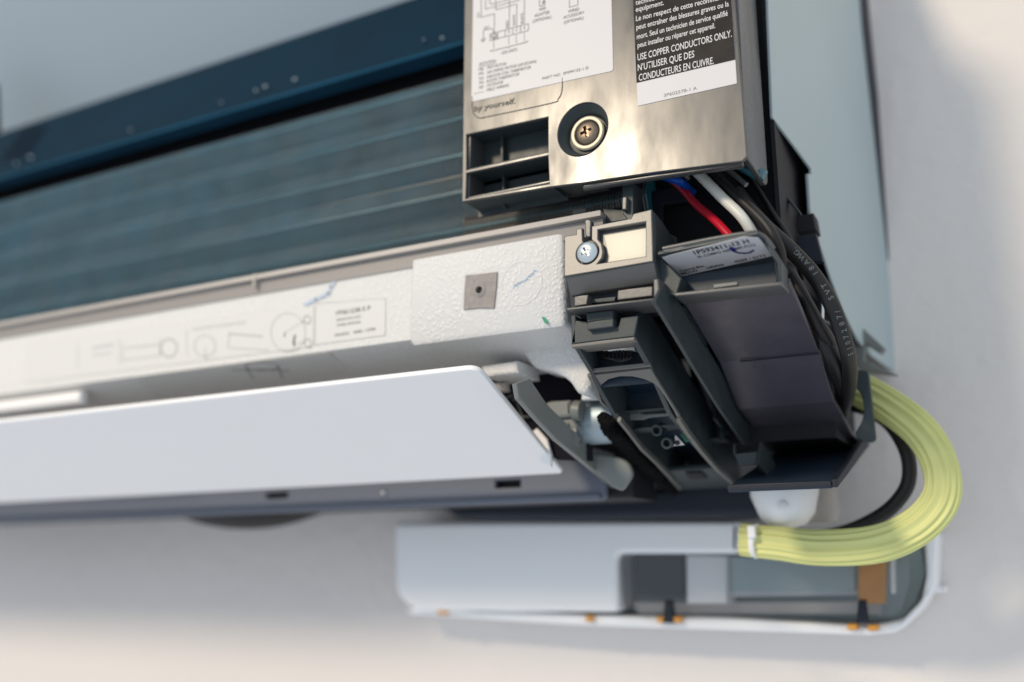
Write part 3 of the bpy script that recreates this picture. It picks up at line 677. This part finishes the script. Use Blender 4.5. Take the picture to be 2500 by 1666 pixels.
# floor that comes forward under the panel
plate("panel_floor", 'floornavy', ac, [Vector((PXR, .4450, .0512)), Vector((PXR, .3600, .0290)), Vector((-.1000, .3600, .0290)), Vector((-.1000, .4450, .0512))], Vector((0, -.0222, .085)), .0022, .0004)
plate("panel_cheek", 'inner', ac, prof([(.4500, .0520), (.3600, .0272), (.3600, .0300), (.44, .0545)], PXR + .0022), 'X', .0024, .0004)
plate("panel_floor_edge", 'inner', ac, [Vector((PXR, .3590, .0276)), Vector((PXR, .3590, .0296)), Vector((-.1000, .3590, .0296)), Vector((-.1000, .3590, .0276))], 'Y', .003, .0004)
# inner wall with the hexagonal opening
w2 = [(1615, 706), (1649, 724), (1700, 800), (1760, 905), (1803, 982), (1850, 1075), (1820, 1085), (1760, 1000), (1700, 905), (1650, 820), (1600, 738)]
hexh = [(1671, 734), (1704, 759), (1732, 827), (1724, 853), (1690, 800), (1668, 757)]
plate("inner_wall", 'frame', ac, [pxx(w2, PXL - .001), pxx(hexh, PXL - .001)], 'X', .0014, .0003)
plate("inner_wall", 'inner', ac, prof([(.3050, .0990), (.336, .0855), (.357, .0745), (.376, .062), (.395, .0545), (.42, .05), (.42, .10), (.33, .12)], -.1085), 'X', .002, .0003)
box("inner_floor", 'black', ac, -.125, -.066, .400, .45, .05, .12, 0)
# hooks inside the scoop
hk = pxx([c3(1500, 820), c3(1560, 900), c3(1598, 975), c3(1600, 1090), c3(1575, 1118), c3(1478, 985), c3(1485, 900)], -.0905)
plate("hook", 'frame', ac, hk, 'X', .0012, .0003)
plate("hook", 'frame', ac, py([c3(1300, 905), c3(1480, 890), c3(1480, 940), c3(1450, 985), c3(1340, 990)], .375), 'Y', .002, .0003)
plate("hook", 'frame', ac, py([c3(1295, 835), c3(1305, 838), c3(1308, 905), c3(1295, 905)], .375), 'Y', .003, .0003)

# label shelf
n_l = None
TL, TR, BR_, BL_ = PY(1616, 631, .3005), PY(1856, 582, .3005), None, None
zc = TL.z
# ceiling plane: through TL and TR, leaning slightly down towards the back
cn = Vector((0, -.30, -1)).normalized(); co_ = TL
def PC(x, y): return PP(x, y, co_, cn)
def c6(x, y): return (1600 + x / 6.723, 560 + y / 6.723)
ceil_px = [(1606, 624), (1850, 573), (1872, 590), (1902, 640), (1660, 690)]
plate("shelf_top", 'frame', ac, [PC(*q) + cn * -.0003 for q in ceil_px], cn, .0015, .0003)
sl = plate("part_label", 'sticker', ac, [PC(*c6(*q)) for q in ((108, 468), (250, 425), (1450, 130), (1690, 140), (1935, 435), (430, 778))], cn, .0002, 0)
pr = Print(co_, cn, .0001)
upd = (-.74, -.67)
for t, a, b, h, bo in (("1P593411-13 H", (650, 418), (1550, 222), 12, .02), ("EL COMPO ASS  (SMS PCC)", (712, 474), (1650, 268), 7, .01), ("240426", (850, 658), (1130, 598), 7.5, .01), ("0088 / 0173", (1315, 555), (1815, 450), 7.5, .01), ("Control Box", (412, 702), (812, 615), 6.5, .02), ("MD162", (440, 748), (705, 685), 7, .01)):
    pr.text(t, c6(*a), c6(*b), h, upv=upd, bold=bo)
pr.done("lettering", 'ink', sl)
pr = Print(co_, cn, .0002)
stroke = [(1235, 320), (1262, 350), (1310, 375), (1380, 392), (1470, 398), (1550, 385), (1605, 352)]
pr.line([c6(*q) for q in stroke], 5.5); pr.line([c6(1245, 310), c6(1300, 345)], 10); pr.done("marker_stroke", 'marker', sl)
tube("shelf_lip", 'clip', ac, [PY(1619, 608, .2985), PY(1735, 585, .2985), PY(1828, 570, .2985), PY(1852, 572, .2990), PY(1872, 586, .301), PY(1888, 608, .303)], .00085, 6, 10)
plate("shelf_lip_face", 'clip', ac, py([(1618, 604), (1828, 565), (1832, 576), (1618, 617)], .2982), 'Y', .004, .0004)
# back of the shelf and its lower ledge
fb_y = PC(1664, 676).y
plate("shelf_back", 'navy', ac, [PY(1655, 672, fb_y), PY(1890, 625, fb_y), PY(1897, 690, fb_y), PY(1640, 725, fb_y)], 'Y', .002, .0002)
plate("shelf_ledge", 'clip', ac, py([(1636, 716), (1906, 688), (1907, 696), (1650, 724)], .3000), 'Y', .012, .0004)
plate("shelf_end", 'frame', ac, py([(1852, 573), (1874, 588), (1906, 640), (1908, 692), (1899, 694), (1896, 642), (1866, 598)], .3015), 'Y', .010, .0006)
plate("shelf_catch", 'midgrey', ac, py([(1742, 695), (1800, 688), (1800, 696), (1742, 704)], .303), 'Y', .002, .0002)
plate("housing_web", 'frame', ac, py([(1596, 650), (1616, 631), (1664, 680), (1650, 728), (1622, 712), (1612, 735)], .3035), 'Y', .012, .0005)

# ------------------------------------------------------------------ galvanised side plate
pl = [(1872, -60, .333), (1877, 48, .3355), (1887, 287, .334)]
A_ = PY(1877, 48, .3365); B_ = PY(2107, 64, WY - .016); C_ = PY(1887, 287, .3365)
pn = (B_ - A_).cross(C_ - A_).normalized()
if pn.x < 0: pn = -pn
def PL(x, y): return PP(x, y, A_, pn)
side = [(1866, -330), (1877, 48), (1887, 287), (1935, 350), (1981, 412), (1982, 425), (1990, 540), (1998, 585), (2030, 680), (2060, 760), (2095, 830), (2130, 870), (2180, 905), (2193, 895), (2186, 800), (2162, 560), (2107, 64), (2075, -330)]
plate("side_plate", 'plate', ac, [PL(*q) for q in side], pn, .0012, .0003)
plate("plate_flange", 'plate', ac, [PL(*q) for q in [(1974, 424), (1983, 426), (1990, 538), (1981, 535)]], pn, .0014, .0003)
plate("plate_shade_strip", 'inner', ac, [PL(*q) + Vector((.0006, 0, 0)) for q in [(2104, 64), (2076, -330), (2092, -330), (2122, 64), (2176, 560), (2192, 700), (2186, 800), (2159, 560)]], pn, .0008, .0001)  # dark strip standing in for the shade between plate edge and wall
# cavity behind the cable run
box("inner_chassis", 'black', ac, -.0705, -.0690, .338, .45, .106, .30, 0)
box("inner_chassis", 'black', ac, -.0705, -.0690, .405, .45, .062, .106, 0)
YH = .352
plate("cavity_rib", 'frame', ac, [PY(1880, 380, YH), PY(1886, 432, YH), PY(1952, 515, YH), PY(1955, 523, YH), (PY(1950, 520, YH)), PY(1878, 440, YH)], 'Y', .003, .0003)
plate("cavity_step", 'black', ac, py([(1925, 530), (1985, 520), (1992, 560), (1930, 575)], .368), 'Y', .01, .0005)
plate("cavity_panel", 'inner', ac, py([(1900, 585), (1992, 570), (2010, 640), (1960, 640)], .366), 'Y', .004, .0004)
plate("cavity_flag", 'midgrey', ac, py([(1853, 458), (1874, 457), (1866, 472)], .350), 'Y', .001, .0002)
plate("cover_film", 'tealfilm', ac, py([(1788, 402), (1822, 396), (1868, 410), (1858, 432), (1838, 432)], .3185), 'Y', .006, .002)
plate("bracket_arm", 'midgrey', ac, py([(2075, 790), (2100, 795), (2160, 850), (2150, 862), (2112, 838), (2110, 880), (2150, 900), (2190, 915), (2100, 905), (2080, 860)], .430), 'Y', .006, .0005)
plate("hanging_tab", 'frame', ac, rounded(py([(2078, 905), (2120, 903), (2138, 1072), (2130, 1080), (2105, 1078), (2085, 1062), (2104, 1030), (2110, 1000), (2104, 965), (2078, 935)], .4000), .002), 'Y', .003, .0005)
lathe("glint_slot", 'chrome', ac, PY(2008, 745, .372), Vector((.1, 0, 1)), [(.0007, -.010), (.0007, .010)], 8)
lathe("glint_slot", 'midgrey', ac, PY(2022, 790, .372), Vector((.8, 0, -.6)), [(.0006, -.005), (.0006, .005)], 8)

# ------------------------------------------------------------------ swing motor, coupling, louvre arm
mc = PY(1462, 1026, .352); mr = 56 * depth_of(mc) / F_PX
lathe("swing_motor", 'motor', ac, Vector((PY(1412, 1026, .352).x, mc.y + mr * .4, mc.z)), Vector((1, 0, 0)), [(.0001, 0), (mr * .9, 0), (mr, .0006), (mr, .0165), (.0001, .0165)], 48)
plate("motor_ear", 'white', ac, py([(1420, 950), (1440, 936), (1456, 950), (1462, 975), (1418, 977)], .343), 'Y', .004, .0008)
YM = .340
plate("coupling", 'midgrey', ac, rounded(py([(1330, 984), (1342, 979), (1392, 976), (1394, 1018), (1336, 1023), (1329, 1015)], YM), .0008), 'Y', .012, .0012)
lathe("coupling_collar", 'midgrey', ac, Vector((PY(1388, 1000, YM).x, YM + .004, PY(1388, 1000, YM).z)), Vector((1, 0, -.1)), [(.0001, 0), (.0032, 0), (.0042, .001), (.0040, .004), (.0001, .004)], 30)
plate("coupling", 'midgrey', ac, rounded(py([(1348, 1022), (1396, 1019), (1410, 1040), (1400, 1052), (1362, 1056), (1350, 1046)], YM + .002), .0008), 'Y', .010, .0010)
for k, (q, r) in enumerate((((1392, 1060), .0058), ((1410, 1062), .0050))):
    lathe("coupling_ring", 'midgrey', ac, PY(q[0], q[1], YM + .006), Vector((1, .1, 0)), [(r * .7, -.0016), (r, -.0016), (r, .0010), (r * .7, .0010), (r * .7, -.0016)], 36)
ax_ = -.1640
arm = [(1262, 938), (1282, 931), (1292, 934), (1300, 985), (1345, 1040), (1390, 1085), (1450, 1140), (1512, 1196), (1500, 1198), (1380, 1112), (1330, 1060), (1270, 985)]
plate("outlet_arm", 'midgrey', ac, [PY(x, y, .325 + (y - 931) / 265 * .055) for x, y in [(1255, 937), (1278, 931), (1290, 935), (1298, 985), (1345, 1042), (1372, 1092), (1344, 1067), (1300, 1020), (1265, 975)]] if False else pxx([(1262, 936), (1268, 973), (1310, 1022), (1360, 1075), (1440, 1140), (1508, 1197), (1545, 1168), (1520, 1110), (1440, 1090), (1370, 1020), (1335, 985), (1295, 925)], -.1545), 'X', .0022, .0006)
plate("outlet_blade", 'midgrey', ac, rounded(py([(1370, 1078), (1405, 1100), (1460, 1108), (1512, 1116), (1535, 1130), (1545, 1158), (1518, 1200), (1498, 1192), (1440, 1140)], .362), .002), 'Y', .003, .0010)
plate("shaft", 'lip', ac, py([(1190, 935), (1232, 930), (1236, 955), (1205, 958)], .335), 'Y', .005, .0020)
plate("felt_arch", 'felt', ac, py([(1180, 905), (1240, 935), (1280, 900), (1430, 900), (1440, 1125), (1356, 1122), (1300, 1058), (1196, 925)], .3535), 'Y', .004, .0003)
for a, b in (((1218, 980), (1252, 965)), ((1250, 975), (1262, 978)), ((1262, 980), (1290, 1062)), ((1248, 1018), (1262, 1012)), ((1268, 1018), (1294, 1018)), ((1283, 1060), (1300, 1058))):
    tube("guard_wire", 'midgrey', ac, [PY(*a, .351), PY(*b, .351)], .00030, 2, 8)
plate("outlet_lining", 'white', ac, py([(1292, 1060), (1310, 1045), (1335, 1072), (1345, 1110), (1345, 1140), (1320, 1130)], .350), 'Y', .002, .0006)
# foam strip along the housing's left side
fsv = [on_frame(*c3(*q)) for q in ((430, 640), (470, 720), (600, 850), (700, 960), (800, 1050), (900, 1150))]
fp = [v + Vector((-.0034, .001, -.0004)) for v in fsv]
_rf = random.Random(5)
def rfoam(t, a):
    c_, s_ = math.cos(a), math.sin(a); q = 1 + _rf.uniform(-.20, .20)
    return (math.copysign(abs(c_) ** .5, c_) * .0031 * q, math.copysign(abs(s_) ** .5, s_) * .0020 * q)
link("foam_strip", sweep_mesh(spline(fp, 34), rfoam, 26), MT['foamstrip'], ac)

# ------------------------------------------------------------------ lower casing under the louvre
YB = .378
lcz0, lcz1 = PY(1200, 1232, YB).z, PY(1200, 1150, YB).z + .004
lx1 = PY(1478, 1200, YB).x
hs = [py([(1208, 1174), (1270, 1171), (1270, 1190), (1208, 1193)], YB), py([(648, 1205), (702, 1201), (702, 1215), (648, 1219)], YB)]
lo_out = rounded([Vector((XL, YB, lcz0)), Vector((lx1, YB, lcz0)), Vector((lx1, YB, lcz1)), Vector((XL, YB, lcz1))], [.002, .003, .002, .002])
plate("lower_casing", 'casing', ac, [lo_out] + hs, 'Y', .004, .0008)
box("casing_bead", 'casing', ac, XL, lx1 - .002, YB - .0016, YB + .002, lcz0 + .0004, lcz0 + .0028, .0006)
box("lower_body", 'black', ac, XL + .01, PY(1560, 1200, .39).x, .383, .412, lcz0 + .0010, .070, .002)
fanx = PY(545, 1240, .40).x
lathe("fan_scroll", 'black', ac, Vector((PY(310, 1240, .385).x, .4085, lcz0 + .0200)), Vector((1, 0, 0)), [(.0262 * math.sin(math.pi * k_ / 24) ** .45 + .0001, .14 * k_ / 24) for k_ in range(25)], 40)
lathe("bare_rivet", 'chrome', ac, PY(936, 1203, YB - .0008), Vector((0, -1, 0)), [(.0014, -.001), (.0014, 0), (.0008, .0008), (.00001, .001)], 14)
# back body seen under the unit
plate("rear_body", 'inner', ac, rounded(py([(1075, 1235), (1480, 1205), (1990, 1150), (1985, 1200), (1900, 1225), (1850, 1262), (1400, 1268), (1110, 1268)], .430), .004), 'Y', .025, .003)

# ------------------------------------------------------------------ wires and cables
def cab(name, mat, px3, r, label, cat="cable", group=None, per=10, seg=16):
    pts = [PY(*p) for p in px3]
    path = spline(pts, per)
    me = sweep_mesh(path, lambda t, a: (math.cos(a) * r, math.sin(a) * r), seg)
    o = link(name, me, MT[mat], None); return tag(o, label, cat, group)
g = "wires coming out of the control box"
cab("wire", 'wirew', [(1650, 370, .325), (1706, 425, .320), (1760, 480, .316), (1815, 535, .314), (1852, 600, .318)], .00190, "thick white wire curving out from under the control box cover", "wire", g)
cab("wire", 'wired', [(1630, 430, .335), (1665, 460, .333), (1700, 500, .328), (1752, 545, .320), (1808, 608, .316)], .00150, "bright red wire between the bracket and the white wire", "wire", g)
cab("wire", 'wireb', [(1580, 418, .326), (1630, 434, .324), (1662, 446, .326), (1690, 470, .340)], .00155, "short bright blue wire under the cover edge", "wire", g)
cab("wire", 'wirew', [(1655, 420, .333), (1672, 428, .331), (1680, 436, .336)], .0008, "tiny pale wire end beside the blue wire", "wire", g)
cab("wire", 'midgrey', [(1740, 380, .330), (1772, 412, .327), (1798, 432, .325), (1822, 452, .324)], .00095, "thin grey wire ending in the gap under the cover's right corner", "wire", g)
g2 = "black cables down the right side"
cb_path = [(1640, 330, .330), (1725, 405, .322), (1800, 480, .317), (1862, 540, .314), (1895, 590, .314), (1908, 640, .320), (1905, 700, .332)]
cab("black_cable", 'rubber', cb_path, .00185, "slim black cable bending round the label shelf's upper right corner", "cable", g2)
cab("black_cable", 'rubber', [(1690, 370, .338), (1770, 450, .332), (1840, 540, .328), (1880, 600, .328), (1890, 680, .335)], .0021, "black cable tucked just under the slim glossy one", "cable", g2)
cab("black_cable", 'rubber', [(1810, 400, .345), (1850, 460, .340), (1890, 525, .338), (1935, 600, .340), (1960, 680, .352)], .00115, "thin dark cable running down in front of the open cavity", "cable", g2)
mainp = [(1800, 470, .338), (1860, 545, .333), (1925, 605, .331), (1985, 670, .333), (2028, 740, .337), (2058, 820, .343), (2074, 890, .356), (2070, 960, .385), (2052, 1015, .430)]
mc_ = cab("black_cable", 'rubber', mainp, .0028, "thick black cable printed with white characters, outermost loop", "cable", g2, seg=22)
cab("black_cable", 'rubber', [(1905, 650, .352), (1950, 740, .352), (2000, 810, .353), (2040, 890, .362), (2058, 960, .392), (2054, 1015, .425), (2038, 1050, .445)], .0031, "thick plain black cable between the side panel and the outer loop", "cable", g2)
cab("black_cable", 'rubber', [(1880, 600, .345), (1935, 680, .342), (1985, 770, .344), (2032, 850, .358), (2054, 930, .385)], .0024, "black cable half hidden inside the printed outer loop", "cable", g2)
# characters along the thick cable, reading upside down as it comes towards the viewer
mp = spline([PY(*p) for p in mainp], 10)
def nearest(px_, py_):
    return min(range(len(mp)), key=lambda i: (lambda q: (q[0] - px_) ** 2 + (q[1] - py_) ** 2)(to_px(mp[i])))
def to_px(p):
    d = depth_of(p); return (1250 + F_PX * p.dot(right) / d, 833 - F_PX * p.dot(up) / d)
ms = []
def cable_word(t, start, size, dirn=-1):
    """letters set one by one on the side of the cable that faces the room"""
    cum = [0.0]
    for i in range(1, len(mp)): cum.append(cum[-1] + (mp[i] - mp[i - 1]).length)
    s = start
    for ch in t:
        if ch != ' ':
            i = max(k for k in range(len(cum)) if cum[k] <= s); i = min(i, len(mp) - 2)
            f = (s - cum[i]) / (cum[i + 1] - cum[i]); p = mp[i].lerp(mp[i + 1], f); d = (mp[i + 1] - mp[i]).normalized() * dirn
            n = (-p).normalized(); n = (n - d * n.dot(d)).normalized(); v = n.cross(d).normalized()
            off = (n * .95 + v * (-.28)).normalized() ; v2 = off.cross(d).normalized()
            cu = bpy.data.curves.new("t", 'FONT'); cu.body = ch; cu.size = size; cu.resolution_u = 2
            me = curve_mesh(cu, Matrix.Identity(4)); w_ = max((q.co.x for q in me.vertices), default=0)
            B = Matrix((d, v2, off)).transposed().to_4x4()
            me.transform(Matrix.Translation(p + off * .00286 - v2 * size * .35) @ B); ms.append(me)
        s += dirn * size * (.82 if ch != ' ' else .5)
tot = sum((mp[i] - mp[i - 1]).length for i in range(1, len(mp)))
_k = nearest(2066, 858)
cable_word("E107287/  SVT  18AWG,", sum((mp[i] - mp[i - 1]).length for i in range(1, _k + 1)), .0027)
link("lettering", join(ms), MT['midgrey'], mc_)

# yellow sheathed bundle looping down to the white box
yl = thing("yellow_conduit", PY(1810, 1320, .405), "pale yellow ribbed conduit looping from the unit down to the white box", "conduit")
ypath = spline([PY(*p) for p in [(2020, 925, .425), (2085, 945, .422), (2160, 985, .416), (2238, 1045, .410), (2285, 1110, .406), (2302, 1180, .404), (2285, 1240, .403), (2225, 1295, .402), (2130, 1330, .402), (2000, 1338, .403), (1900, 1326, .404), (1812, 1318, .406)]], 12)
def ry(t, a):
    wd, th = .0066, .0042
    x = math.cos(a); y = math.sin(a); k = (1 + .06 * math.cos(a * 14 + .6 * math.sin(t * 5))) * (1 + .035 * math.sin(t * 11 + a * 2) + .02 * math.sin(t * 29 + a * 3))
    return (math.copysign(abs(x) ** .75, x) * wd * k, math.copysign(abs(y) ** .8, y) * th * (1 + .10 * math.cos(14 * a)))
link("sheath", sweep_mesh(ypath, ry, 112), MT['yellow'], yl)
tie = ypath[-6]
lathe("cable_tie", 'white', yl, tie, (ypath[-4] - ypath[-8]), [(.0001, -.001), (.0068, -.001), (.0072, 0), (.0068, .001), (.0001, .001)], 24)
box("tie_head", 'white', yl, tie.x - .0016, tie.x + .0016, tie.y - .0085, tie.y - .005, tie.z + .001, tie.z + .006, .0006)
cab("black_cable", 'rubber', [(2030, 965, .430), (2080, 988, .428), (2130, 1005, .425), (2180, 1045, .422), (2215, 1110, .420), (2218, 1175, .420), (2190, 1225, .421), (2140, 1265, .423), (2060, 1300, .426), (1960, 1318, .430)], .0029, "thick black cable curving inside the yellow conduit's loop", "cable")

# ------------------------------------------------------------------ small white box under the unit
YW = .444
bx = thing("white_box", PY(1500, 1400, WY), "white plastic box with a clear-windowed right half, fixed to the wall under the air conditioner", "box")
shell = rounded(py([(962, 1275), (1802, 1273), (1802, 1352), (1505, 1352), (1508, 1495), (1010, 1492), (966, 1450)], YW), [.002, .001, .001, .004, .003, .004, .006])
plate("shell", 'white', bx, shell, 'Y', .022, .0022)
tray = [(985, 1478), (1420, 1502), (1800, 1510), (2120, 1528), (2200, 1515), (2250, 1465), (2262, 1400), (2255, 1300), (2290, 1300), (2285, 1430), (2250, 1490), (2190, 1545), (2120, 1552), (1420, 1528), (1000, 1500)]
plate("tray_rim", 'white', bx, rounded(py(tray, YW + .006), .002), 'Y', .026, .0015)
plate("tray_back", 'plate', bx, py([(1510, 1345), (2240, 1290), (2262, 1400), (2240, 1470), (2200, 1515), (1510, 1508)], YW + .028), 'Y', .003, .0008)
plate("cover_inlay", 'inner', bx, rounded(py([(1548, 1352), (1668, 1352), (1665, 1456), (1552, 1456)], YW + .012), .002), 'Y', .014, .001)
plate("white_insert", 'white', bx, py([(1674, 1355), (1775, 1357), (1775, 1475), (1676, 1475)], YW + .0028), 'Y', .018, .001)
plate("grey_insert", 'plate', bx, py([(1780, 1360), (2088, 1360), (2088, 1445), (1780, 1445)], YW + .007), 'Y', .006, .001)
plate("terminal_board", 'copper', bx, py([(2094, 1330), (2163, 1330), (2160, 1475), (2094, 1475)], YW + .0028), 'Y', .006, .0008)
plate("rib", 'sticker', bx, py([(1778, 1440), (2150, 1436), (2150, 1452), (1778, 1458)], YW + .008), 'Y', .004, .0008)
plate("rib", 'lip', bx, py([(1540, 1470), (2150, 1468), (2150, 1500), (1560, 1498)], YW + .014), 'Y', .004, .0008)
plate("rib", 'white', bx, py([(2170, 1330), (2180, 1330), (2184, 1450), (2174, 1450)], YW + .006), 'Y', .008, .0008)
win_o = rounded(py([(1520, 1348), (2215, 1320), (2225, 1420), (2195, 1505), (1560, 1505), (1528, 1480)], YW + .002), .004)
plate("clear_window", 'clear', bx, win_o, 'Y', .0016, .0004)
for x, y, w_ in ((1435, 1510, 9), (1612, 1512, 13), (1650, 1512, 13), (2080, 1530, 16), (2130, 1532, 16), (1075, 1492, 12)):
    plate("clip", 'orange', bx, py([(x - w_ * .75, y - 6), (x + w_ * .75, y - 6), (x + w_ * .75, y + 9), (x - w_ * .75, y + 9)], YW + .001), 'Y', .006, .001)
for x in (1612 + 20, 2105): plate("latch", 'inner', bx, py([(x - 10, 1465), (x + 8, 1465), (x + 14, 1522), (x - 16, 1522)], YW + .0005), 'Y', .004, .0012)
plate("wall_lug", 'white', bx, py([(2255, 1300), (2290, 1296), (2286, 1430), (2310, 1432), (2308, 1448), (2262, 1448)], .465), 'Y', .012, .002)

# white pipe fitting hanging between the unit and the box
pf = thing("pipe_fitting", PY(1900, 1190, .420), "white tapered pipe fitting hanging below the unit, behind the yellow conduit", "pipe fitting")
c = PY(1912, 1182, .413)
lathe("cone", 'white', pf, c, Vector((.10, -.15, -1)), [(.0001, 0), (.0135, 0), (.0140, .004), (.0112, .013), (.0075, .017), (.0001, .0185)], 40)
lathe("bolt", 'white', pf, PY(1912, 1235, .3995), Vector((0, -1, 0)), [(.0018, 0), (.0016, .0012), (.0001, .0014)], 16)
lathe("collar", 'lip', pf, PY(1990, 1190, .440), Vector((.1, -.1, -1)), [(.0001, 0), (.0085, 0), (.0085, .012), (.0070, .016), (.0001, .0165)], 32)
